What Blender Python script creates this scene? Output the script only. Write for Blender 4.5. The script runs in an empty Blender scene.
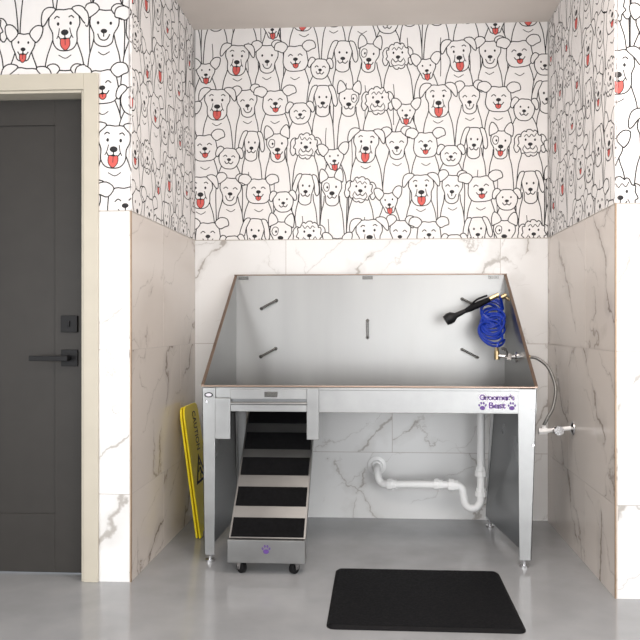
import bpy, math, random
from mathutils import Vector, Matrix
random.seed(4)
scene = bpy.context.scene
coll = scene.collection
scene.view_settings.view_transform = 'Standard'
scene.view_settings.exposure = .12

# ------------------------------------------------------------------ materials
def new_mat(name, color=(.8,.8,.8), rough=.5, metal=0.0, spec=.5, coat=0.0):
    m = bpy.data.materials.new(name); m.use_nodes = True
    b = m.node_tree.nodes["Principled BSDF"]
    b.inputs["Base Color"].default_value = (*color, 1)
    b.inputs["Roughness"].default_value = rough
    b.inputs["Metallic"].default_value = metal
    b.inputs["Specular IOR Level"].default_value = spec
    b.inputs["Coat Weight"].default_value = coat
    return m
def N(m, t): return m.node_tree.nodes.new(t)
def L(m, a, b): m.node_tree.links.new(a, b)
def bsdf(m): return m.node_tree.nodes["Principled BSDF"]
def vary(m, scale=20, amt=.06, stretch=(1,1,1), rough_amt=0.0, bump=0.0):
    b = bsdf(m); base = tuple(b.inputs["Base Color"].default_value)[:3]
    tc = N(m,'ShaderNodeTexCoord'); mp = N(m,'ShaderNodeMapping'); mp.inputs['Scale'].default_value = stretch
    nz = N(m,'ShaderNodeTexNoise'); nz.inputs['Scale'].default_value = scale; nz.inputs['Detail'].default_value = 5
    L(m, tc.outputs['Object'], mp.inputs['Vector']); L(m, mp.outputs[0], nz.inputs['Vector'])
    cr = N(m,'ShaderNodeValToRGB')
    cr.color_ramp.elements[0].position=.3; cr.color_ramp.elements[1].position=.7
    cr.color_ramp.elements[0].color = (*[max(0,c*(1-amt)) for c in base],1)
    cr.color_ramp.elements[1].color = (*[min(1,c*(1+amt)) for c in base],1)
    L(m, nz.outputs['Fac'], cr.inputs[0]); L(m, cr.outputs[0], b.inputs['Base Color'])
    if rough_amt:
        r = b.inputs['Roughness'].default_value
        mr = N(m,'ShaderNodeMapRange'); mr.inputs[3].default_value = max(0,r-rough_amt); mr.inputs[4].default_value = r+rough_amt
        mr.inputs[1].default_value=.3; mr.inputs[2].default_value=.7
        L(m, nz.outputs['Fac'], mr.inputs[0]); L(m, mr.outputs[0], b.inputs['Roughness'])
    if bump:
        bp = N(m,'ShaderNodeBump'); bp.inputs['Strength'].default_value = bump; bp.inputs['Distance'].default_value=.002
        L(m, nz.outputs['Fac'], bp.inputs['Height']); L(m, bp.outputs[0], b.inputs['Normal'])
    return m

M_paper = vary(new_mat('wallpaper_white',(.83,.81,.80),.75), 6, .02)
M_ink   = vary(new_mat('wallpaper_ink',(.016,.015,.018),.7), 40, .1)
M_red   = vary(new_mat('wallpaper_red',(.66,.11,.095),.7), 40, .08)
M_core  = vary(new_mat('wall_plaster',(.46,.45,.44),.8), 5, .03)
M_ceil  = vary(new_mat('ceiling_paint',(.72,.665,.615),.85), 3, .03)
M_grout = vary(new_mat('grout',(.44,.40,.37),.9), 60, .1)
M_edge  = vary(new_mat('bronze_edge',(.30,.21,.14),.4,.6), 30, .1)
M_frame = vary(new_mat('door_frame_paint',(.54,.50,.415),.5), 8, .03)
M_door  = vary(new_mat('door_paint',(.036,.033,.030),.5,0,.35), 10, .06)
M_blk   = vary(new_mat('black_metal',(.006,.006,.007),.5,0,.3), 30, .1)
M_steel = vary(new_mat('satin_steel',(.30,.30,.297),.33,1.0), 9, .09,(1,1,1),.03)
M_steel2= vary(new_mat('steel_panel',(.32,.318,.312),.36,1.0), 2.2, .10,(1.6,1.6,.25),.05,.03)
M_side  = vary(new_mat('steel_side',(.26,.258,.252),.33,1.0), 2.2, .10,(1.6,1.6,.25),.05)
M_ramp  = vary(new_mat('ramp_steel',(.30,.30,.297),.40,1.0), 5, .08,(1,1,1),.03)
M_steeld= vary(new_mat('dark_steel',(.20,.205,.21),.30,1.0), 3, .08,(1,1,1),.03)
M_bar   = vary(new_mat('bar_steel',(.15,.147,.14),.25,1.0), 30, .1)
M_rim   = vary(new_mat('rim_steel',(.30,.225,.18),.3,1.0), 12, .1)
M_chrome= vary(new_mat('chrome',(.60,.60,.61),.18,1.0), 30, .04)
M_brass = vary(new_mat('brass',(.42,.32,.18),.32,1.0), 30, .08)
M_pvc   = vary(new_mat('white_pvc',(.98,.98,.975),.3), 30, .01)
M_blue  = vary(new_mat('blue_hose',(.005,.030,.30),.3), 40, .15)
M_rubber= vary(new_mat('black_rubber',(.004,.004,.005),.65,0,.15), 120, .3,(1,1,1),.08,.4)
M_grip  = vary(new_mat('black_grip',(.0045,.0045,.005),.9,0,.10), 60, .4,(1,1,1),.05,.4)
M_yel   = vary(new_mat('yellow_plastic',(1.0,.80,.012),.3), 20, .01)
M_purple= vary(new_mat('purple_print',(.10,.040,.22),.5), 50, .1)
M_braid = vary(new_mat('braided_steel',(.24,.24,.235),.45,.8), 350, .5,(1,1,1),.1,.6)

M_floor = new_mat('epoxy_floor',(.30,.308,.32),.16)
vary(M_floor, 5, .08,(1,1,1),.06,.02)

def marble(name, base, warm, strength):
    m = new_mat(name, base, .2); b = bsdf(m)
    def math_(op, a, c=None, clamp=False):
        n=N(m,'ShaderNodeMath'); n.operation=op; n.use_clamp=clamp
        for i,x in enumerate((a,c)):
            if x is None: continue
            if isinstance(x,(int,float)): n.inputs[i].default_value=x
            else: L(m,x,n.inputs[i])
        return n.outputs[0]
    tc = N(m,'ShaderNodeTexCoord'); at = N(m,'ShaderNodeAttribute'); at.attribute_name='tile_rand'
    mul = N(m,'ShaderNodeVectorMath'); mul.operation='SCALE'; mul.inputs[0].default_value=(7.3,3.1,5.7)
    L(m, at.outputs['Fac'], mul.inputs['Scale'])
    add = N(m,'ShaderNodeVectorMath'); add.operation='ADD'
    L(m, tc.outputs['Object'], add.inputs[0]); L(m, mul.outputs[0], add.inputs[1])
    P=add.outputs[0]
    def noise(scale, detail, rough=.5, vec=P):
        nz=N(m,'ShaderNodeTexNoise'); nz.inputs['Scale'].default_value=scale; nz.inputs['Detail'].default_value=detail; nz.inputs['Roughness'].default_value=rough
        L(m,vec,nz.inputs['Vector']); return nz.outputs['Fac']
    def maprange(x,a,b_,c,d):
        r=N(m,'ShaderNodeMapRange')
        for i,v in zip((1,2,3,4),(a,b_,c,d)):
            if isinstance(v,(int,float)): r.inputs[i].default_value=v
            else: L(m,v,r.inputs[i])
        L(m,x,r.inputs[0]); return r.outputs[0]
    def lines(dirv, freq, warp, wscale, width, nseed):
        dt=N(m,'ShaderNodeVectorMath'); dt.operation='DOT_PRODUCT'; dt.inputs[1].default_value=[d*freq for d in dirv]; L(m,P,dt.inputs[0])
        off=N(m,'ShaderNodeVectorMath'); off.operation='ADD'; off.inputs[1].default_value=(nseed,nseed*2.1,nseed*.7); L(m,P,off.inputs[0])
        w=noise(wscale,7,.55,off.outputs[0])
        q=math_('ADD',dt.outputs['Value'],math_('MULTIPLY',w,warp))
        d=math_('ABSOLUTE',math_('SUBTRACT',math_('FRACT',q),.5))
        wn=noise(3.2,3,.6,off.outputs[0])
        ww=maprange(wn,.40,.66,.0,width)
        core=maprange(d,math_('MULTIPLY',ww,.2),math_('ADD',ww,.003),1,0)
        halo=math_('MULTIPLY',maprange(d,0,math_('ADD',math_('MULTIPLY',ww,5),.001),1,0),.30)
        pres=maprange(wn,.41,.52,0,1)
        return math_('MULTIPLY',math_('MAXIMUM',core,halo),pres)
    a1=lines((1,1,-.75),1.35,1.5,1.3,.038,0.0)
    a2=lines((1,1,.55),1.05,1.7,1.6,.021,5.3)
    a3=lines((1,1,-1.4),2.0,1.6,2.2,.013,9.1)
    v=math_('MAXIMUM',a1,math_('MAXIMUM',math_('MULTIPLY',a2,.75),math_('MULTIPLY',a3,.5)))
    v=math_('MULTIPLY',v,strength,True)
    cl=N(m,'ShaderNodeValToRGB'); cl.color_ramp.elements[0].position=.35; cl.color_ramp.elements[1].position=.65
    cl.color_ramp.elements[1].color=(*[c*.95 for c in base],1); cl.color_ramp.elements[0].color=(*base,1)
    L(m,noise(2.0,3),cl.inputs[0])
    mix=N(m,'ShaderNodeMixRGB'); mix.inputs[2].default_value=(*warm,1)
    L(m,v,mix.inputs[0]); L(m,cl.outputs[0],mix.inputs[1]); L(m,mix.outputs[0],b.inputs['Base Color'])
    return m
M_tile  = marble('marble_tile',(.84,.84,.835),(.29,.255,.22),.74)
M_tile_warmlight = marble('marble_tile_warmlight',(.68,.62,.57),(.20,.16,.13),.84)  # same marble, with the warm light on the side walls tinted into its colour

# ------------------------------------------------------------------ mesh helpers
class MB:
    def __init__(s): s.v=[]; s.f=[]; s.m=[]
    def add(s, vs, fs, mi=0):
        o=len(s.v); s.v += [Vector(p) for p in vs]
        for f in fs: s.f.append([i+o for i in f]); s.m.append(mi)
    def box(s, x0,x1,y0,y1,z0,z1, mi=0):
        s.hexa([(x0,y0,z0),(x1,y0,z0),(x1,y1,z0),(x0,y1,z0),(x0,y0,z1),(x1,y0,z1),(x1,y1,z1),(x0,y1,z1)],mi)
    def hexa(s, p, mi=0):
        s.add(p,[(0,3,2,1),(4,5,6,7),(0,1,5,4),(1,2,6,5),(2,3,7,6),(3,0,4,7)],mi)
    def prism(s, pts, d, mi=0):
        n=len(pts); d=Vector(d); a=[Vector(p) for p in pts]; b=[p+d for p in a]
        s.add(a+b,[tuple(range(n))[::-1], tuple(range(n,2*n))]+[(i,(i+1)%n,n+(i+1)%n,n+i) for i in range(n)],mi)
    def tube(s, path, r, seg=14, mi=0, cap=True, closed=False):
        path=[Vector(p) for p in path]; n=len(path)
        rr = r if isinstance(r,(list,tuple)) else [r]*n
        t0=(path[1]-path[0]).normalized()
        up=Vector((0,0,1)) if abs(t0.z)<.9 else Vector((1,0,0))
        u=t0.cross(up).normalized(); vs=[]
        for i in range(n):
            if i==0: t=path[1]-path[0]
            elif i==n-1: t=path[-1]-path[-2]
            else: t=path[i+1]-path[i-1]
            t.normalize(); u=(u-t*u.dot(t)).normalized(); w=t.cross(u)
            for k in range(seg):
                a=2*math.pi*k/seg; vs.append(path[i]+(u*math.cos(a)+w*math.sin(a))*rr[i])
        fs=[]
        for i in range(n-1):
            for k in range(seg):
                fs.append((i*seg+k,i*seg+(k+1)%seg,(i+1)*seg+(k+1)%seg,(i+1)*seg+k))
        if cap: fs += [tuple(range(seg))[::-1], tuple(range((n-1)*seg,n*seg))]
        s.add(vs,fs,mi)
    def cyl(s,a,b,r,seg=20,mi=0): s.tube([a,b],r,seg,mi)

def crom(pts, k=6, closed=False):
    pts=[Vector(p) for p in pts]; n=len(pts); out=[]
    for i in range(n if closed else n-1):
        if closed: p0,p1,p2,p3=pts[(i-1)%n],pts[i],pts[(i+1)%n],pts[(i+2)%n]
        else: p0,p1,p2,p3=pts[max(i-1,0)],pts[i],pts[i+1],pts[min(i+2,n-1)]
        for j in range(k):
            t=j/k; out.append(.5*((2*p1)+(p2-p0)*t+(2*p0-5*p1+4*p2-p3)*t*t+(3*p1-p0-3*p2+p3)*t**3))
    if not closed: out.append(pts[-1])
    return out

def make(mb, name, mats, parent=None, smooth=False, bevel=0, center=True, label=None, category=None, kind=None, group=None):
    if not isinstance(mats,(list,tuple)): mats=[mats]
    if center:
        lo=Vector([min(p[i] for p in mb.v) for i in range(3)]); hi=Vector([max(p[i] for p in mb.v) for i in range(3)])
        c=Vector(((lo.x+hi.x)/2,(lo.y+hi.y)/2,lo.z))
    else: c=Vector((0,0,0))
    me=bpy.data.meshes.new(name); me.from_pydata([tuple(p-c) for p in mb.v],[],mb.f)
    for m in mats: me.materials.append(m)
    me.polygons.foreach_set('material_index', mb.m)
    if smooth: me.polygons.foreach_set('use_smooth',[True]*len(me.polygons))
    me.update()
    ob=bpy.data.objects.new(name,me); coll.objects.link(ob)
    if smooth:
        try: me.set_sharp_from_angle(angle=math.radians(40))
        except Exception: pass
    if bevel:
        bv=ob.modifiers.new('bevel','BEVEL'); bv.width=bevel; bv.segments=2; bv.limit_method='ANGLE'
    if parent is not None:
        ob.parent=parent; ob.location=c-world_loc(parent)
    else: ob.location=c
    if label: ob['label']=label
    if category: ob['category']=category
    if kind: ob['kind']=kind
    if group: ob['group']=group
    return ob
def world_loc(o):
    v=Vector(o.location)
    while o.parent: o=o.parent; v+=Vector(o.location)
    return v
def empty(name, loc, label, category, group=None):
    e=bpy.data.objects.new(name,None); e.location=loc; e.empty_display_size=.1; coll.objects.link(e)
    e['label']=label; e['category']=category
    if group: e['group']=group
    return e

def text_faces(body, size, origin, right, up, bold=0.0, xs=1.0, spacing=1.0):
    cu=bpy.data.curves.new('t','FONT'); cu.body=body; cu.size=size; cu.align_x='CENTER'; cu.align_y='CENTER'; cu.offset=bold; cu.resolution_u=3; cu.space_character=spacing
    ob=bpy.data.objects.new('t',cu); coll.objects.link(ob); bpy.context.view_layer.update()
    dg=bpy.context.evaluated_depsgraph_get(); me=bpy.data.meshes.new_from_object(ob.evaluated_get(dg))
    o=Vector(origin); r=Vector(right); u=Vector(up)
    vs=[o+r*(v.co.x*xs)+u*v.co.y for v in me.vertices]; fs=[tuple(p.vertices) for p in me.polygons]
    bpy.data.objects.remove(ob); bpy.data.curves.remove(cu); bpy.data.meshes.remove(me)
    return vs,fs
def disc(mb,c,right,up,rx,ry,rot=0,mi=0,seg=16):
    c=Vector(c); r=Vector(right); u=Vector(up); pts=[]
    for i in range(seg):
        a=2*math.pi*i/seg; x=rx*math.cos(a); y=ry*math.sin(a)
        pts.append(c+r*(x*math.cos(rot)-y*math.sin(rot))+u*(x*math.sin(rot)+y*math.cos(rot)))
    mb.add(pts,[tuple(range(seg))],mi)
def paw(mb,c,right,up,s,mi=0):
    c=Vector(c); r=Vector(right); u=Vector(up)
    disc(mb,c-u*.25*s,right,up,.36*s,.28*s,0,mi)
    for x,y,ro in ((-.42,.10,.3),(-.16,.38,.1),(.16,.38,-.1),(.42,.10,-.3)):
        disc(mb,c+r*x*s+u*y*s,right,up,.12*s,.17*s,ro,mi)

# ------------------------------------------------------------------ dog wallpaper
LW=.0052
def full(half): return half+[(-x,y) for x,y in half[::-1] if abs(x)>1e-6]
class Pat:
    def __init__(s): s.p=[]
    def fill(s,pts,m,h):
        cx=sum(p[0] for p in pts)/len(pts); cy=sum(p[1] for p in pts)/len(pts); n=len(pts)
        for i in range(n): s.p.append(([(cx,cy),pts[i],pts[(i+1)%n]],m,h))
    def line(s,pts,h,w=LW,closed=False,m=1):
        n=len(pts)
        for i in range(n if closed else n-1):
            a=pts[i]; b=pts[(i+1)%n]; dx=b[0]-a[0]; dy=b[1]-a[1]; l=math.hypot(dx,dy)
            if l<1e-6: continue
            ex=dx/l*w*.25; ey=dy/l*w*.25; nx=-dy/l*w/2; ny=dx/l*w/2
            s.p.append(([(a[0]-ex+nx,a[1]-ey+ny),(a[0]-ex-nx,a[1]-ey-ny),(b[0]+ex-nx,b[1]+ey-ny),(b[0]+ex+nx,b[1]+ey+ny)],m,h))
def c2(pts,k=3,closed=True): return [(p.x,p.y) for p in crom([(x,y,0) for x,y in pts],k,closed)]
HEADS={
 'L':[(0,.42),(.2,.43),(.37,.32),(.42,.08),(.33,-.12),(.32,-.36),(.20,-.52),(0,-.56)],
 'S':[(0,.42),(.2,.42),(.36,.28),(.38,.04),(.27,-.18),(.24,-.40),(.12,-.50),(0,-.52)],
 'C':[(0,.36),(.22,.38),(.38,.24),(.43,.02),(.44,-.22),(.30,-.42),(0,-.46)],
 'm':[(0,.40),(.22,.38),(.40,.20),(.44,-.05),(.34,-.30),(.18,-.42),(0,-.44)],
 'P':[(0,.50),(.2,.47),(.32,.30),(.30,.0),(.24,-.24),(.24,-.48),(.12,-.58),(0,-.60)],
 'T':[(0,.42),(.2,.42),(.36,.28),(.38,.04),(.26,-.18),(.25,-.42),(.13,-.53),(0,-.55)],
 't':[(0,.34),(.2,.36),(.36,.24),(.40,.02),(.26,-.26),(.18,-.44),(0,-.48)],
}
EARS={
 'L':[(.22,.44),(.40,.50),(.56,.42),(.62,.22),(.60,.06),(.52,.10),(.42,.24)],
 'S':[(.16,.44),(.28,.60),(.50,.56),(.56,.34),(.50,.22),(.40,.22)],
 'C':[(.26,.38),(.44,.54),(.68,.50),(.74,.30),(.60,.24),(.42,.18)],
 'm':[(.26,.36),(.42,.46),(.56,.34),(.60,.10),(.50,.02),(.43,.14)],
 'P':[(.20,.48),(.38,.46),(.50,.16),(.54,-.12),(.46,-.24),(.36,-.10),(.32,.16)],
 'T':[(.12,.42),(.22,.64),(.38,.72),(.46,.52),(.44,.26),(.36,.28)],
 't':[(.20,.36),(.40,.60),(.64,.58),(.62,.32),(.50,.14),(.40,.12)],
}
SIZE={'L':.178,'S':.162,'C':.170,'m':.138,'P':.160,'T':.160,'F':.164,'t':.134}
DY={'L':.0,'S':.0,'C':.0,'m':-.066,'P':.008,'T':-.002,'F':.0,'t':-.073}
ORD={'P':0,'S':1,'F':2,'T':1,'L':3,'C':3,'m':4,'t':4}
SEQ=[('L',0),('S',.172),('C',.333),('m',.474),('P',.603),('T',.750),('F',.912),('t',1.072)]
PER=1.252
def dog(P,ty,x,y,h):
    w=SIZE[ty]*random.uniform(.96,1.04); y+=DY[ty]; fl=random.choice((-1,1))
    asp=random.uniform(.88,1.0); tilt=random.uniform(-.10,.10); ct,st=math.cos(tilt),math.sin(tilt)
    B=lambda pts:[(x+a*w*fl,y+b*w) for a,b in pts]
    T=lambda pts:[(x+(a*asp*fl*ct-b*st)*w, y+(a*asp*fl*st+b*ct)*w) for a,b in pts]
    def curve(pts,hh,lw=LW,closed=False,k=3,m=1,F=T): P.line(c2(F(pts),k,closed),hh,lw,closed,m)
    W={'L':.52,'S':.45,'C':.52,'m':.48,'P':.42,'T':.44,'F':.50,'t':.45}[ty]*random.uniform(.92,1.06)
    side=[(.26,-.22),(W*.66,-.46),(W*.84,-.74),(W*.94,-1.10),(W*1.02,-1.6),(W*1.04,-2.3),(W*1.0,-3.4)]
    if ty in 'mt': side=[(.26,-.22),(W*.74,-.42),(W*.94,-.66),(W*1.06,-1.0),(W*1.14,-1.5),(W*1.10,-2.3),(W*1.05,-3.6)]
    R=c2(B(side),3,False); Lf=c2(B([(-a,b) for a,b in side]),3,False)
    for i in range(len(R)-1): P.p.append(([R[i],Lf[i],Lf[i+1],R[i+1]],0,h))
    P.line(R,h+.00004); P.line(Lf,h+.00004)
    if ty in 'LCS': curve([(-.16,-.66),(-.02,-.74),(.14,-.66)],h+.00004,LW*.8,F=B)
    if ty in 'PTF': curve([(W*.30,-1.0),(W*.24,-1.4),(W*.30,-1.9),(W*.28,-2.4)],h+.00004,LW*.8,F=B)
    if ty=='F':
        ctr=[]; nb=11
        for i in range(nb*3):
            a=2*math.pi*i/(nb*3)+.08*math.sin(i*1.7); rr=(.475,.47,.415)[i%3]
            ctr.append((rr*.98*math.sin(a),rr*.98*math.cos(a)-.02))
        hd=c2(T(ctr),2)
        for sx in (1,-1):
            e=c2(T([(sx*.34,.24),(sx*.48,.26),(sx*.58,.12),(sx*.57,-.04),(sx*.60,-.18),(sx*.52,-.34),(sx*.42,-.30),(sx*.36,-.1)]),2)
            P.fill(e,0,h+.00006); P.line(e,h+.00009,closed=True)
        P.fill(hd,0,h+.00010); P.line(hd,h+.00013,closed=True)
        curve([(-.22,.32),(-.14,.20),(-.04,.28),(.05,.18),(.13,.27),(.22,.20)],h+.00014,LW*.8)
        curve([(-.20,-.10),(-.27,-.24),(-.16,-.36),(0,-.33),(.16,-.36),(.27,-.24),(.20,-.10)],h+.00014,LW*.8)
    else:
        hd=c2(T(full(HEADS[ty])),3); P.fill(hd,0,h+.00006); P.line(hd,h+.00009,closed=True)
        for sx in (1,-1):
            e=c2(T([(sx*a,b) for a,b in EARS[ty]]),3); P.fill(e,0,h+.00010); P.line(e,h+.00013,closed=True)
    hf=h+.00015
    def dot(cx,cy,rx,ry,m=1,hh=hf): P.fill(T([(cx+rx*math.cos(2*math.pi*i/12),cy+ry*math.sin(2*math.pi*i/12)) for i in range(12)]),m,hh)
    ex=.17 if ty!='P' else .13
    if ty=='C' or ty=='m' and fl>0 or ty=='S' and fl<0:
        for sx in (1,-1): curve([(sx*(ex-.07),.06),(sx*ex,.11),(sx*(ex+.08),.05)],hf)
    else:
        for sx in (1,-1): dot(sx*ex,.09,.036,.044)
    if ty=='L':
        for sx in (1,-1): curve([(sx*.13,.24),(sx*.2,.27),(sx*.26,.22)],hf)
        curve([(-.14,-.02),(-.17,-.16),(-.22,-.26)],hf,LW*.8); curve([(.14,-.02),(.17,-.16),(.22,-.26)],hf,LW*.8)
    if ty=='T': curve([(.10,.20),(.24,.24),(.32,.10),(.24,-.04),(.12,-.0)],hf,LW*.8,closed=True)
    ny=-.12 if ty in 'LTPtS' else -.06
    nr=.105 if ty in 'LT' else .088
    dot(0,ny,nr,nr*.68)
    P.line(T([(0,ny-.04),(0,ny-.14)]),hf)
    my=ny-.15
    if ty=='S':
        curve([(-.16,my+.07),(-.10,my-.05),(0,my-.09),(.10,my-.05),(.16,my+.07)],hf)
    else:
        curve([(-.18,my+.07),(-.10,my-.02),(0,my+.02),(.10,my-.02),(.18,my+.07)],hf)
    tong = {'L':(.115,.28),'C':(.085,.15),'T':(.085,.19),'t':(.10,.26)}.get(ty)
    if tong and not (ty=='T' and random.random()<.3):
        a,b=tong
        tg=c2(T([(-a,my-.0),(0,my-.01),(a,my-.0),(a*1.05,my-b*.6),(0,my-b),(-a*1.05,my-b*.6)]),3)
        P.fill(tg,2,hf+.00003); P.line(tg,hf+.00006,LW*.7,closed=True); P.line(T([(0,my),(0,my-b*.55)]),hf+.00006,LW*.5)

ROWS=[3.10,2.85,2.60,2.35,2.10,1.85,1.60,1.35]
def pattern(h0,h1,z0,z1,offs):
    P=Pat()
    for r,zc in enumerate(ROWS):
        if zc-.6>z1: continue
        dl=[]
        for ty,o in SEQ:
            k=math.floor((h0-offs[r]-o-.3)/PER)
            while True:
                x=offs[r]+o+k*PER
                if x>h1+.3: break
                if x>h0-.3: dl.append((ORD[ty],ty,x))
                k+=1
        dl.sort()
        for i,(o,ty,x) in enumerate(dl):
            dog(P,ty,x,zc,r*.00108+o*.00021)
    out=[]
    for poly,m,h in P.p:
        for ax,lim,sg in ((0,h0,1),(0,h1,-1),(1,z0,1),(1,z1,-1)):
            q=[]; n=len(poly)
            for i in range(n):
                a=poly[i]; b=poly[(i+1)%n]; da=(a[ax]-lim)*sg; db=(b[ax]-lim)*sg
                if da>=0: q.append(a)
                if (da>=0)!=(db>=0):
                    t=da/(da-db); q.append((a[0]+(b[0]-a[0])*t,a[1]+(b[1]-a[1])*t))
            poly=q
            if len(poly)<3: break
        if len(poly)>=3: out.append((poly,m,h))
    return out

ZT=1.567; ZC=2.77
def clad(mb, tr, O, H, Nn, h0, h1, courses, offs, wp=True, zc=ZC, tiles=True):
    O=Vector(O); H=Vector(H); Nn=Vector(Nn); Z=Vector((0,0,1))
    mp=lambda h,z,o: O+H*h+Z*z+Nn*o
    flip = H.cross(Z).dot(Nn)<0
    def rect(a,b,c,d,o,mi):
        f=[(0,1,2,3)] if not flip else [(3,2,1,0)]
        mb.add([mp(a,c,o),mp(b,c,o),mp(b,d,o),mp(a,d,o)],f,mi)
    if tiles:
        rect(h0,h1,0,ZT-.002,.0088,4)
        g=.0013
        for z0,z1,cuts in courses:
            xs=[h0]+[c for c in cuts if h0<c<h1]+[h1]
            for a,b in zip(xs[:-1],xs[1:]):
                a2=a+(g if a>h0 else 0); b2=b-(g if b<h1 else 0); z0a=z0+(g if z0>0 else 0); z1a=z1-g
                P=[mp(a2,z0a,.001),mp(b2,z0a,.001),mp(b2,z1a,.001),mp(a2,z1a,.001),mp(a2,z0a,.0095),mp(b2,z0a,.0095),mp(b2,z1a,.0095),mp(a2,z1a,.0095)]
                n0=len(mb.f)
                fs=[(4,5,6,7),(0,1,5,4),(1,2,6,5),(2,3,7,6),(3,0,4,7)]
                if flip: fs=[f[::-1] for f in fs]
                mb.add(P,fs,5); rv=random.random()*3
                for i in range(n0,len(mb.f)): tr[i]=rv
        P=[mp(h0,ZT-.002,.001),mp(h1,ZT-.002,.001),mp(h1,ZT+.002,.001),mp(h0,ZT+.002,.001),mp(h0,ZT-.002,.0105),mp(h1,ZT-.002,.0105),mp(h1,ZT+.002,.0105),mp(h0,ZT+.002,.0105)]
        mb.add(P,[(4,5,6,7),(0,1,5,4),(1,2,6,5),(2,3,7,6),(3,0,4,7)],7)
    if wp:
        z0=ZT if tiles else wp
        rect(h0,h1,z0,zc,.0004,0)
        for poly,m,h in pattern(h0,h1,z0,zc,offs):
            pts=[mp(x,z,.0008+h) for x,z in poly]
            ar=sum(poly[i][0]*poly[(i+1)%len(poly)][1]-poly[(i+1)%len(poly)][0]*poly[i][1] for i in range(len(poly)))
            idx=tuple(range(len(poly)))
            if (ar<0)!=flip: idx=idx[::-1]
            mb.add(pts,[idx],m)
M_cap = vary(new_mat('tile_cap',(.42,.38,.34),.5),20,.05)
def wall(name, mb, tr, tile):
    ob=make(mb,name,[M_paper,M_ink,M_red,M_core,M_grout,tile,M_edge,M_cap],center=False,kind='structure')
    at=ob.data.attributes.new('tile_rand','FLOAT','FACE')
    at.data.foreach_set('value',[tr.get(i,0.0) for i in range(len(mb.f))])
    return ob

XL,XR,YB,YF,YR=-1.04,.94,4.05,2.985,2.912
C1=lambda a,b,c:[(0,.37,a),(.37,.98,b),(.98,ZT,c)]
mb=MB(); tr={}
mb.box(XL-.12,XR+.12,YB+.01,YB+.12,0,ZC,3)
clad(mb,tr,(0,YB+.01,0),(1,0,0),(0,-1,0),XL,XR,C1([-.52,.68],[.08],[-.52,.68]),
     [-.3,-.42,-.80,-.914,-.067,-1.01,-1.30,-.5])
wall('wall_back',mb,tr,M_tile)
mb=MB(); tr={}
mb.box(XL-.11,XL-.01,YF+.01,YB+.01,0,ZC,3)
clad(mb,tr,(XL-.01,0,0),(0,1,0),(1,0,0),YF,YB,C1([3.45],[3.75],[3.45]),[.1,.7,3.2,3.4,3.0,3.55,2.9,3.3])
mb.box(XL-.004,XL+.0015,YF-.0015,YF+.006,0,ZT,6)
wall('wall_left',mb,tr,M_tile_warmlight)
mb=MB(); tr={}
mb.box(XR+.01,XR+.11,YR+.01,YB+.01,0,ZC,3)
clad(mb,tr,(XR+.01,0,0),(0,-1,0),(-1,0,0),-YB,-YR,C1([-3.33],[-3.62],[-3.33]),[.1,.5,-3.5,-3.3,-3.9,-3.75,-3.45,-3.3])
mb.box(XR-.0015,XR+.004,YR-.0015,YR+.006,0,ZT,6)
wall('wall_right',mb,tr,M_tile_warmlight)
DX0,DX1,DZ=-2.16,-1.240,2.080
XE=-3.2; XE2=2.6
mb=MB(); tr={}
mb.box(DX1,XL-.11,YF+.01,YF+.11,0,ZC,3)
mb.box(DX0,DX1,YF+.01,YF+.11,DZ,ZC,3)
mb.box(XE,DX0,YF+.01,YF+.11,0,ZC,3)
fo=[-1.1,-1.75,-1.62,-1.33,-1.5,-1.115,-1.4,-1.2]
clad(mb,tr,(0,YF+.01,0),(1,0,0),(0,-1,0),DX1,XL,C1([],[],[]),fo)
clad(mb,tr,(0,YF+.01,0),(1,0,0),(0,-1,0),DX0,DX1,[],fo,wp=DZ,tiles=False)
clad(mb,tr,(0,YF+.01,0),(1,0,0),(0,-1,0),XE,DX0,C1([-2.6],[-2.9],[-2.6]),fo)
wall('wall_front',mb,tr,M_tile)
mb=MB(); tr={}
mb.box(XR+.11,XE2,YR+.01,YR+.11,0,ZC,3)
clad(mb,tr,(0,YR+.01,0),(1,0,0),(0,-1,0),XR,XE2,C1([1.6],[1.3,2.5],[1.6]),[1.1,1.3,.9,1.25,.95,1.1,1.3,1])
wall('wall_front_right',mb,tr,M_tile)

mb=MB(); mb.box(XE-.1,XE,-3,YF+.11,0,ZC); make(mb,'wall_room_left',M_core,center=False,kind='structure')
mb=MB(); mb.box(XE2,XE2+.1,-3,YF+.11,0,ZC); make(mb,'wall_room_right',M_core,center=False,kind='structure')
mb=MB(); mb.box(XE-.1,XE2+.1,-3.1,-3,0,ZC); make(mb,'wall_room_rear',M_core,center=False,kind='structure')
mb=MB(); mb.box(XE-.1,XE2+.1,-3.1,YB+.12,-.1,0); make(mb,'floor',M_floor,center=False,kind='structure')
mb=MB(); mb.box(XE-.1,XE2+.1,-3.1,YB+.12,ZC,ZC+.1); make(mb,'ceiling',M_ceil,center=False,kind='structure')

# ------------------------------------------------------------------ door + frame
mb=MB()
fw=.062; ft=YF-.014
for a,b in ((DX1,DX1+fw),(DX0-fw,DX0)):
    mb.box(a,b,ft,YF-.001,0,DZ+fw+.006)
mb.box(DX0,DX1,ft,YF-.001,DZ,DZ+fw+.006)
mb.box(DX1-.012,DX1,YF-.006,YF+.108,0,DZ-.0); mb.box(DX0,DX0+.012,YF-.006,YF+.108,0,DZ)
mb.box(DX0+.012,DX1-.012,YF-.006,YF+.108,DZ-.012,DZ)
make(mb,'trim_1',M_frame,bevel=.002,kind='structure')
mb=MB(); dy=YF+.075
sx0,sx1=DX0+.015,DX1-.015
px0,px1,pz0,pz1=sx0+.145,-1.404,.262,1.955
mb.box(sx0,sx1,dy+.008,dy+.027,.008,DZ-.015)
mb.box(sx0,px0,dy,dy+.008,.008,DZ-.015); mb.box(px1,sx1,dy,dy+.008,.008,DZ-.015)
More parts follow.
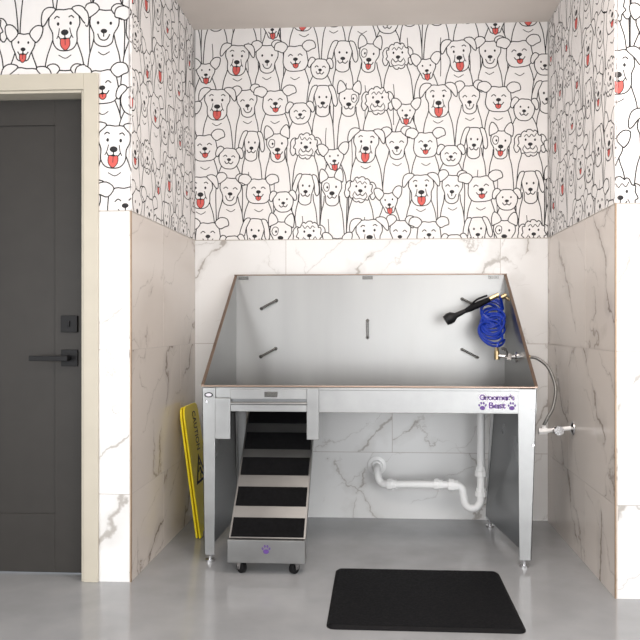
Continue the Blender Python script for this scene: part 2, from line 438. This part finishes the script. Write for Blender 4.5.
mb.box(px0,px1,dy,dy+.008,.008,pz0); mb.box(px0,px1,dy,dy+.008,pz1,DZ-.015)
door=make(mb,'door_1',M_door,kind='structure',bevel=.0015)
mb=MB()
hx,hz=-1.336,.942
mb.box(hx-.036,hx+.036,dy-.010,dy-.0,hz-.036,hz+.036)
mb.cyl((hx,dy-.01,hz),(hx,dy-.05,hz),.012)
mb.box(hx-.155,hx+.014,dy-.062,dy-.046,hz-.011,hz+.011)
make(mb,'door_handle',M_blk,parent=door,bevel=.002,label='black lever handle on square rose')
mb=MB(); hz2=1.090
mb.box(hx-.036,hx+.036,dy-.014,dy,hz2-.036,hz2+.036); mb.box(hx-.005,hx+.005,dy-.022,dy-.014,hz2-.012,hz2+.012)
make(mb,'deadbolt',M_blk,parent=door,bevel=.0015,label='square black deadbolt')

# ------------------------------------------------------------------ washing tub
X0,X1,TF,TB=-.805,.709,3.26,3.97
ZR,ZBK,ZA=.807,1.36,.691
tub=empty('dog_washing_tub',((X0+X1)/2,(TF+TB)/2,0),'brushed stainless steel dog washing tub with high backsplash and open legs','dog bath tub')
ix=lambda y:(y-TF)/(TB-TF)*.014
mb=MB()
mb.box(X0+ix(TB),X1-ix(TB),TB-.006,TB,ZA+.004,ZBK)
make(mb,'backsplash',M_steel2,parent=tub)
for nm,xa,sg in (('side_wall',X0,1),('side_wall',X1,-1)):
    mb=MB(); pts=[(TF+.004,ZA+.004),(TF+.004,ZR),(TB-.006,ZBK),(TB-.006,ZA+.004)]
    a=[(xa+sg*ix(y),y,z) for y,z in pts]
    mb.prism(a,(sg*.006,0,0)); make(mb,nm,M_side,parent=tub)
mb=MB(); mb.box(X0+.006,X1-.006,TF+.006,TB-.006,ZA+.002,ZA+.010); make(mb,'basin_floor',M_steel,parent=tub)
mb=MB()
mb.box(X0-.002,X1+.002,TF-.012,TF+.014,ZR-.004,ZR+.003,0)
for xa,sg in ((X0,1),(X1,-1)):
    p=[]
    for y,z in ((TF,ZR),(TB,ZBK)):
        x=xa+sg*ix(y)
        p.append([(x-sg*.005,y,z-.002),(x+sg*.010,y,z-.002),(x+sg*.010,y,z+.005),(x-sg*.005,y,z+.005)])
    a,b=p; mb.add(a+b,[(0,1,2,3),(4,7,6,5),(0,4,5,1),(1,5,6,2),(2,6,7,3),(3,7,4,0)],0)
mb.box(X0+.008,X1-.008,TB-.012,TB+.004,ZBK-.001,ZBK+.005,0)
make(mb,'rim',M_rim,parent=tub,bevel=.0015)
mb=MB(); mb.box(-.268,.632,TF-.006,TF+.004,ZA,ZR-.006); mb.box(-.268,.632,TF-.006,TF+.03,ZA-.003,ZA+.002)
mb.box(-.268,.632,TF-.010,TF-.006,ZR-.018,ZR-.006)
make(mb,'apron',M_steel,parent=tub,bevel=.0015)
mb=MB()
mb.box(-.74,-.322,TF-.004,TF+.004,.752,ZR-.006); mb.box(-.671,-.322,TF-.012,TF-.004,.748,.792)
make(mb,'slot_header',M_steel,parent=tub,bevel=.0015)
mb=MB()
mb.box(-.671,-.322,TF-.010,TF+.004,ZA,.735)
mb.cyl((-.671,TF-.012,.728),(-.322,TF-.012,.728),.006)
make(mb,'slot_rail',M_steel,parent=tub,bevel=.0015)
mb=MB(); mb.box(-.671,-.322,TF+.004,TF+.010,.70,.752); make(mb,'slot_plate',M_steeld,parent=tub)
mb=MB(); mb.box(-.50,-.47,TF-.020,TF-.012,.764,.776); mb.box(-.515,-.455,TF-.015,TF-.012,.758,.782); make(mb,'slot_latch',M_bar,parent=tub,bevel=.001)
for xa,xb,lab in ((-.741,-.671,0),(-.322,-.267,1)):
    mb=MB(); mb.box(xa,xb,TF-.016,TF-.008 if lab else TF-.004,.566,ZR-.008 if lab else .752)
    mb.box(xb-.004 if lab==0 else xa,xb if lab==0 else xa+.004,TF-.010,TF+.03,.566,.69)
    make(mb,'slot_post',M_steel,parent=tub,bevel=.0015)
def leg(xt0,xt1,xb0,xb1,y,zt,name='leg'):
    e=.004; mb=MB(); s=1 if y<3.6 else -1
    mb.hexa([(xb0,y,.035),(xb1,y,.035),(xb1,y+e,.035),(xb0,y+e,.035),(xt0,y,zt),(xt1,y,zt),(xt1,y+e,zt),(xt0,y+e,zt)])
    outer=(xb0,xt0) if xt0<0 else (xb1,xt1); q=.004 if xt0<0 else -.004
    mb.hexa([(outer[0],y,.035),(outer[0]+q,y,.035),(outer[0]+q,y+s*.05,.035),(outer[0],y+s*.05,.035),(outer[1],y,zt),(outer[1]+q,y,zt),(outer[1]+q,y+s*.05,zt),(outer[1],y+s*.05,zt)])
    xc=(xb0+xb1)/2
    lg=make(mb,name,M_steel,parent=tub,bevel=.001)
    mb=MB()
    mb.cyl((xc,y+s*.02,.008),(xc,y+s*.02,.05),.009); mb.cyl((xc,y+s*.02,0),(xc,y+s*.02,.010),.022)
    mb.cyl((xc,y+s*.02,.026),(xc,y+s*.02,.036),.015,6)
    make(mb,'levelling_foot',M_chrome,parent=lg)
    return lg
leg(-.803,-.741,-.792,-.746,TF-.008,ZR-.008)
leg(.624,.707,.630,.682,TF-.008,ZR-.008)
leg(-.775,-.725,-.765,-.72,TB-.04,ZA)
leg(.610,.660,.580,.622,TB-.04,ZA)
mb=MB(); mb.hexa([(-.786,TF,.05),(-.782,TF,.05),(-.762,TB-.045,.05),(-.766,TB-.045,.05),(-.800,TF,ZA),(-.796,TF,ZA),(-.780,TB-.045,ZA),(-.784,TB-.045,ZA)])
make(mb,'end_panel',M_steeld,parent=tub)
mb=MB(); mb.hexa([(.668,TF,.05),(.672,TF,.05),(.586,TB-.045,.05),(.582,TB-.045,.05),(.690,TF,ZA),(.694,TF,ZA),(.636,TB-.045,ZA),(.632,TB-.045,ZA)])
make(mb,'end_panel',M_steeld,parent=tub)
yb=TB-.006
for X,Z,ang in ((-.603,1.198,28),(-.607,.932,28),(-.057,1.063,90),(.50,.93,-28),(.50,1.205,-28)):
    mb=MB(); a=math.radians(ang); c=Vector((X,yb,Z)); d=Vector((math.cos(a),0,math.sin(a)))*.047; n=Vector((0,-.022,0))
    mb.tube(crom([c-d,c-d+n*.8,c-d*.75+n,c+d*.75+n,c+d+n*.8,c+d],4),.0060,10)
    mb.cyl(c-d,c-d+n*.12,.010); mb.cyl(c+d,c+d+n*.12,.010)
    make(mb,'tether_bar',M_bar,parent=tub,smooth=True)
for X in (-.745,-.057,.63):
    mb=MB(); mb.box(X-.028,X+.028,yb-.006,yb,ZBK-.024,ZBK-.006); mb.cyl((X-.016,yb-.010,ZBK-.015),(X-.016,yb-.004,ZBK-.015),.005); mb.cyl((X+.016,yb-.010,ZBK-.015),(X+.016,yb-.004,ZBK-.015),.005)
    make(mb,'mounting_clip',M_bar,parent=tub)
for X,Z in ((-.78,.735),(.69,.72),(.69,.55)):
    mb=MB(); mb.cyl((X,TF-.013,Z),(X,TF-.007,Z),.006); make(mb,'screw',M_chrome,parent=tub)
R_=(1,0,0); U_=(0,0,1); yl=TF-.0072
mb=MB(); lx=.531
for s,y0,b1,mi,xs in (("Groomer's",yl+.0004,.0045,1,.98),("Groomer's",yl,.0009,0,.98)):
    v,f=text_faces(s,.034,(lx,y0,.760),R_,U_,b1,xs,1.06); mb.add(v,f,mi)
for s,y0,b1,mi,xs in (("Best",yl+.0004,.0045,1,1.08),("Best",yl,.0011,0,1.08)):
    v,f=text_faces(s,.038,(lx,y0,.724),R_,U_,b1,xs,1.06); mb.add(v,f,mi)
paw(mb,(lx-.064,yl,.722),R_,U_,.034,0); paw(mb,(lx+.066,yl,.722),R_,U_,.034,0)
M_decal=vary(new_mat('decal_silver',(.66,.64,.70),.45,.0),30,.05)
make(mb,'logo_print',[M_purple,M_decal],parent=tub,label='purple lettering between two paw prints')
mb=MB(); disc(mb,(-.772,TF-.0095,.766),R_,U_,.020,.012,0,0,20); disc(mb,(-.772,TF-.0099,.766),R_,U_,.014,.007,0,1,20)
make(mb,'oval_badge',[M_blk,M_decal],parent=tub)

# ------------------------------------------------------------------ ramp
RX0,RX1=-.651,-.317
ramp=empty('dog_ramp',(-.484,3.35,0),'slide-out stainless ramp with black grip pads under the tub','dog ramp')
A=Vector((0,3.125,.150)); B=Vector((0,3.66,.7064)); D=(B-A); Dn=D.normalized(); Nn=Vector((0,-Dn.z,Dn.y))
def slab(mb,x0,x1,s0,s1,n0,n1,mi=0):
    P=[]
    for n in (n0,n1):
        for x,s in ((x0,s0),(x1,s0),(x1,s1),(x0,s1)):
            p=A+D*s+Nn*n; P.append((x,p.y,p.z))
    mb.hexa(P,mi)
ST=.93
mb=MB(); slab(mb,RX0,RX1,0,ST,-.006,0); make(mb,'ramp_deck',M_ramp,parent=ramp)
for xa,xb in ((RX0-.001,RX0+.004),(RX1-.004,RX1+.001)):
    mb=MB(); slab(mb,xa,xb,0,ST,-.045,.004); make(mb,'side_rail',M_ramp,parent=ramp)
k=.5/.535
for s0,s1 in ((0.012,.140),(.222,.358),(.446,.580),(.646,.78),(.858,.97)):
    mb=MB(); slab(mb,RX0+.006,RX1-.007,s0*k,min(s1*k,ST-.002),.0,.004); make(mb,'grip_pad',M_grip,parent=ramp,bevel=.001)
mb=MB(); mb.box(RX0-.003,RX1+.003,3.098,3.104,.052,.152); mb.box(RX0-.003,RX1+.003,3.104,3.130,.146,.152)
mb.box(RX0-.003,RX0+.003,3.104,3.15,.052,.146); mb.box(RX1-.003,RX1+.003,3.104,3.15,.052,.146)
make(mb,'end_cover',M_steel,parent=ramp,bevel=.0015)
mb=MB(); paw(mb,(-.484,3.0972,.112),R_,U_,.036); make(mb,'paw_print',M_purple,parent=ramp)
for cx,an in ((-.597,50),(-.365,-35)):
    mb=MB(); ax=Vector((math.cos(math.radians(an)),math.sin(math.radians(an)),0)); c=Vector((cx,3.13,.025)); pv=Vector((-ax.y,ax.x,0))
    mb.tube([c-ax*.011,c-ax*.009,c+ax*.009,c+ax*.011],[.020,.025,.025,.020],24,0); mb.cyl(c-ax*.018,c+ax*.018,.006,12,1)
    for q in (-.018,.014):
        p=c+ax*q; p2=p+ax*.004
        mb.hexa([p-pv*.008-Vector((0,0,.006)),p2-pv*.008-Vector((0,0,.006)),p2+pv*.008-Vector((0,0,.006)),p+pv*.008-Vector((0,0,.006)),
                 p-pv*.014+Vector((0,0,.029)),p2-pv*.014+Vector((0,0,.029)),p2+pv*.014+Vector((0,0,.029)),p+pv*.014+Vector((0,0,.029))],1)
    mb.cyl((cx,3.13,.0525),(cx,3.13,.060),.020,18,1)
    make(mb,'caster',[M_blk,M_chrome],parent=ramp)

# ------------------------------------------------------------------ drain pipe
dp=empty('drain_pipe',(.35,3.85,.0),'white plastic waste pipe with trap below the tub','pipe')
r=.0200; Yp=3.80
mb=MB(); path=[(.538,Yp,ZA+.001),(.538,Yp,.30)]; mb.tube(path,r,18)
make(mb,'tailpiece',M_pvc,parent=dp,smooth=True)
mb=MB()
mb.tube(crom([(.538,Yp,.32),(.538,Yp,.19),(.532,Yp,.152),(.510,Yp,.130),(.478,Yp,.130),(.456,Yp,.152),(.448,Yp,.190),(.440,Yp,.228),(.415,Yp+.003,.245),(.36,Yp+.01,.246)],6),r,18)
make(mb,'trap',M_pvc,parent=dp,smooth=True)
mb=MB(); mb.tube(crom([(.37,Yp+.008,.246),(.2,Yp+.06,.235),(.06,Yp+.11,.222),(.022,Yp+.13,.224),(.004,Yp+.14,.245),(-.003,Yp+.155,.275),(-.006,Yp+.18,.292),(-.006,YB-.001,.296)],6),r,18)
make(mb,'waste_arm',M_pvc,parent=dp,smooth=True)
def coup(a,b,rr=.033):
    a=Vector(a); b=Vector(b)
    mb=MB(); mb.tube([a,a+(b-a)*.04,a+(b-a)*.58,a+(b-a)*.60,b],[rr*.96,rr,rr,rr*.84,rr*.80],10)
    make(mb,'coupling',M_pvc,parent=dp)
coup((.538,Yp,.295),(.538,Yp,.345)); coup((.538,Yp,.190),(.538,Yp,.235),.031); coup((.368,Yp+.006,.247),(.418,Yp+.001,.244)); coup((.538,Yp,.672),(.538,Yp,.63),.035)
coup((.055,Yp+.112,.221),(.10,Yp+.094,.226),.031); coup((.30,Yp+.031,.243),(.340,Yp+.018,.245),.030)
mb=MB(); mb.tube([(-.006,YB-.0005,.296),(-.006,YB-.008,.296),(-.006,YB-.012,.296),(-.006,YB-.024,.296)],[.052,.052,.034,.028],28); make(mb,'wall_flange',M_pvc,parent=dp,smooth=True)

# ------------------------------------------------------------------ faucet, supply line, wall valve
fa=empty('faucet',(.67,3.65,.90),'chrome and brass mixer valve fixed to the tub side wall','faucet')
xw=X1-.006-ix(3.65)
mb=MB(); mb.tube([(xw,3.65,.925),(xw-.006,3.65,.925),(xw-.012,3.65,.925)],[.027,.027,.018],24); mb.cyl((xw-.01,3.65,.925),(xw-.10,3.65,.932),.011)
mb.cyl((xw-.03,3.65,.926),(xw-.050,3.65,.928),.018,6)
make(mb,'inlet_arm',M_chrome,parent=fa,smooth=True)
mb=MB(); mb.cyl((xw-.10,3.65,.912),(xw-.10,3.65,.955),.013); mb.cyl((xw-.10,3.65,.955),(xw-.10,3.65,.972),.010,6)
make(mb,'valve_body',M_brass,parent=fa,smooth=True)
mb=MB(); mb.tube(crom([(xw-.055,3.63,.93),(xw-.058,3.60,.95),(xw-.075,3.585,.965)],4),.006,10); mb.cyl((xw-.066,3.590,.962),(xw-.086,3.580,.972),.008)
make(mb,'lever',M_chrome,parent=fa,smooth=True)
mb=MB(); mb.cyl((X1,3.65,.925),(X1+.05,3.65,.925),.012,12); mb.cyl((X1+.0,3.65,.925),(X1+.014,3.65,.925),.020,6)
make(mb,'outlet_nut',M_brass,parent=fa,smooth=True)

mb=MB()
hp=crom([(X1+.051,3.65,.925),(.80,3.65,.915),(.845,3.62,.870),(.868,3.58,.78),(.850,3.55,.69),(.815,3.53,.63),(.800,3.53,.601)],8)
mb.tube(hp,.0080,12)
make(mb,'supply_hose',M_braid,smooth=True,label='thin grey braided hose looping from tub side to wall valve',category='hose')
wv=empty('water_valve',(.87,3.53,.56),'white and chrome shut-off valve on the marble side wall','valve')
mb=MB(); mb.tube([(XR-.0005,3.53,.588),(XR-.006,3.53,.588),(XR-.014,3.53,.588)],[.034,.032,.016],24); make(mb,'escutcheon',M_chrome,parent=wv,smooth=True)
mb=MB(); mb.cyl((XR-.01,3.53,.588),(.80,3.53,.572),.0105); mb.cyl((.815,3.53,.573),(.775,3.53,.570),.017,6); mb.cyl((.80,3.53,.572),(.80,3.53,.60),.011,12)
make(mb,'valve_pipe',M_pvc,parent=wv,smooth=True)
mb=MB(); mb.cyl((.86,3.53,.580),(.86,3.49,.582),.009); mb.tube([(.86,3.49,.582),(.86,3.483,.582),(.86,3.47,.582)],[.016,.024,.022],16); mb.cyl((.885,3.53,.583),(.84,3.53,.578),.016,14)
make(mb,'valve_knob',M_chrome,parent=wv,smooth=True)

# ------------------------------------------------------------------ sprayer with blue coil hose
sp=empty('shower_sprayer',(.50,3.83,1.10),'black pet sprayer with bright blue coiled hose hung on tub corner','sprayer')
a=Vector((.372,3.80,1.118)); b=Vector((.60,3.80,1.228)); dr=(b-a).normalized()
mb=MB()
mb.tube([a-dr*.012+Vector((-.008,0,-.006)),a,a+dr*.018,a+dr*.040,a+dr*.10],[.026,.031,.030,.015,.011],20)
make(mb,'spray_head',M_blk,parent=sp,smooth=True)
mb=MB(); mb.tube([a+dr*.09,a+dr*.12,a+dr*.17,a+dr*.21,a+dr*.235],[.011,.016,.017,.015,.012],16)
mb.tube(crom([a+dr*.12+Vector((0,0,.012)),a+dr*.16+Vector((0,0,.030)),a+dr*.22+Vector((0,0,.026))],4),.005,8)
make(mb,'handle',M_rubber,parent=sp,smooth=True)
mb=MB(); mb.cyl(a+dr*.23,a+dr*.285,.012,8); make(mb,'hose_nut',M_brass,parent=sp,smooth=True)
mb=MB(); mb.cyl((.655,3.84,1.243),(xw+.002,3.84,1.215),.009); mb.cyl((.645,3.84,1.228),(.675,3.84,1.243),.013,12)
make(mb,'brass_fitting',M_brass,parent=sp,smooth=True)
rs=random.Random(8)
mb=MB(); p0=Vector((.608,3.86,1.178)); p1=Vector((.580,3.75,1.040))
turns=15; n=turns*22
tw=[(rs.uniform(.050,.066),rs.uniform(-.35,.35),rs.uniform(-.012,.012),rs.uniform(-.010,.010),rs.uniform(.50,1.0)) for _ in range(turns+2)]
pts=[]
for i in range(n+1):
    t=i/n; q=t*turns; k0=int(q); f=q-k0; f=f*f*(3-2*f)
    m_=[tw[k0][j]*(1-f)+tw[k0+1][j]*f for j in range(5)]
    u=Vector((math.cos(m_[1]),0,math.sin(m_[1])-.15)); w=Vector((.15,.55*m_[4]+.2,.85)).normalized()
    an=2*math.pi*turns*t
    pts.append(p0+(p1-p0)*t+u*(math.cos(an)*m_[0]+m_[2])+w*(math.sin(an)*m_[0]*1.0+m_[3]))
pre=crom([b,b+Vector((.035,.005,.006)),pts[0]+Vector((.012,0,-.02)),pts[0]],5)[:-1]
post=crom([pts[-1],Vector((.62,3.70,1.000)),Vector((.605,3.66,.992)),Vector((xw-.10,3.65,.973))],6)[1:]
mb.tube(pre+pts+post,.0064,9)
make(mb,'coil_hose',M_blue,parent=sp,smooth=True,label='bright blue coiled hose')

# ------------------------------------------------------------------ yellow floor sign
sg=empty('wet_floor_sign',(-.95,3.75,0),'folded yellow plastic caution sign leaning against marble wall','floor sign')
def sheet(xb,xt,y0,y1,th,h,name):
    a=Vector((xb,0,.004)); b=Vector((xt,0,h)); d=(b-a).normalized(); ln=(b-a).length
    out=[(y0,0),(y0+.05,0),(y0+.06,.018),(y1-.06,.018),(y1-.05,0),(y1,0),(y1-.022,ln-.05),(y1-.035,ln-.012),(y1-.06,ln),(y0+.06,ln),(y0+.035,ln-.012),(y0+.022,ln-.05)]
    nrm=Vector((d.z,0,-d.x))
    mb=MB(); P=[Vector((0,y,0))+a+d*s for y,s in out]; mb.prism(P,-nrm*th)
    make(mb,name,M_yel,parent=sg,bevel=.003); return a,d,nrm
a,d,nrm=sheet(-.895,-.990,3.60,3.92,.010,.665,'sign_leaf')
sheet(-.912,-1.006,3.602,3.922,.010,.660,'sign_leaf')
mb=MB(); rgt=Vector((0,1,0)); yc=3.77
P=lambda s,y=yc: a+d*s+Vector((0,y,0))+nrm*.0012
v,f=text_faces("CAUTION",.090,P(.525,yc+.018),-d,rgt,.001,.50,1.05); mb.add(v,f,0)
def flat(pts,mi,off=0): mb.add([P(.335+(s-.37)*.95,yc+y*1.3)+nrm*off for y,s in pts],[tuple(range(len(pts)))],mi)
flat([(-.085,.29),(.085,.29),(0,.445)],0); flat([(-.060,.304),(.060,.304),(0,.412)],1,.0004)
disc(mb,P(.350)+nrm*.0008,rgt,d,.013,.010,0,0)
flat([(-.012,.372),(.010,.366),(.024,.335),(.002,.330)],0,.0008); flat([(.0,.336),(.024,.338),(.044,.312),(.036,.306)],0,.0008)
flat([(.002,.336),(-.006,.306),(-.020,.306),(-.012,.336)],0,.0008); flat([(-.012,.370),(-.034,.350),(-.030,.344),(-.008,.360)],0,.0008)
make(mb,'sign_print',[M_blk,M_yel],parent=sg)

# ------------------------------------------------------------------ mat
mb=MB(); mx0,mx1,my0,my1=-.185,.524,2.560,3.184; rc=.03
def rr(ins,z):
    pts=[]
    for cx,cy,a0 in ((mx1-rc,my1-rc,0),(mx0+rc,my1-rc,90),(mx0+rc,my0+rc,180),(mx1-rc,my0+rc,270)):
        for i in range(7):
            an=math.radians(a0+15*i); pts.append((cx+(rc-ins)*math.cos(an),cy+(rc-ins)*math.sin(an),z))
    return pts
rings=[rr(0,.0),rr(0,.004),rr(.012,.012),rr(.020,.013)]
nn=28; vs=sum(rings,[]); fs=[tuple(range(nn))[::-1],tuple(range(3*nn,4*nn))]
for q in range(3):
    for i in range(nn): fs.append((q*nn+i,q*nn+(i+1)%nn,(q+1)*nn+(i+1)%nn,(q+1)*nn+i))
mb.add(vs,fs,0)
make(mb,'floor_mat',M_rubber,label='black rubber anti-fatigue mat on grey floor before the tub',category='mat')

# ------------------------------------------------------------------ lights
def area(name,loc,target,sx,sy,power,color):
    l=bpy.data.lights.new(name,'AREA'); l.shape='RECTANGLE'; l.size=sx; l.size_y=sy; l.energy=power; l.color=color
    o=bpy.data.objects.new(name,l); coll.objects.link(o); o.location=loc
    o.rotation_euler=(Vector(target)-Vector(loc)).to_track_quat('-Z','Y').to_euler(); return o
area('fill_light_left',(-3.1,-.8,1.1),(0,3.2,.5),2.6,2.1,108,(.96,.98,1.0))  # added fill, no window here; set aside to stay out of steel reflections
area('fill_light_right',(2.5,-.8,1.1),(0,3.2,.5),2.6,2.1,108,(.96,.98,1.0))  # added fill opposite the left one, no window in this wall
area('fill_light_rear',(.50,-2.9,.95),(.25,3,.7),2.6,1.8,56,(.97,.98,1.0))  # added low fill to brighten under the tub and highlight the steel
area('ceiling_light',(.35,2.0,2.70),(.35,2.5,0),1.2,.5,34,(1,.89,.81))
area('ceiling_light_room',(-.4,.2,2.70),(-.4,.2,0),2.0,1.0,46,(1,.95,.9))
w=bpy.data.worlds.new('world'); scene.world=w; w.use_nodes=True
w.node_tree.nodes['Background'].inputs[0].default_value=(.85,.92,1,1); w.node_tree.nodes['Background'].inputs[1].default_value=.9

# ------------------------------------------------------------------ camera
cam=bpy.data.cameras.new('camera'); co=bpy.data.objects.new('camera',cam); coll.objects.link(co)
co.location=(0,0,1.085); co.rotation_euler=(math.radians(90),0,math.radians(3.2))
cam.sensor_width=36; cam.lens=40.5; cam.shift_x=-17.7/640; cam.shift_y=5/640; cam.clip_start=.02
scene.camera=co
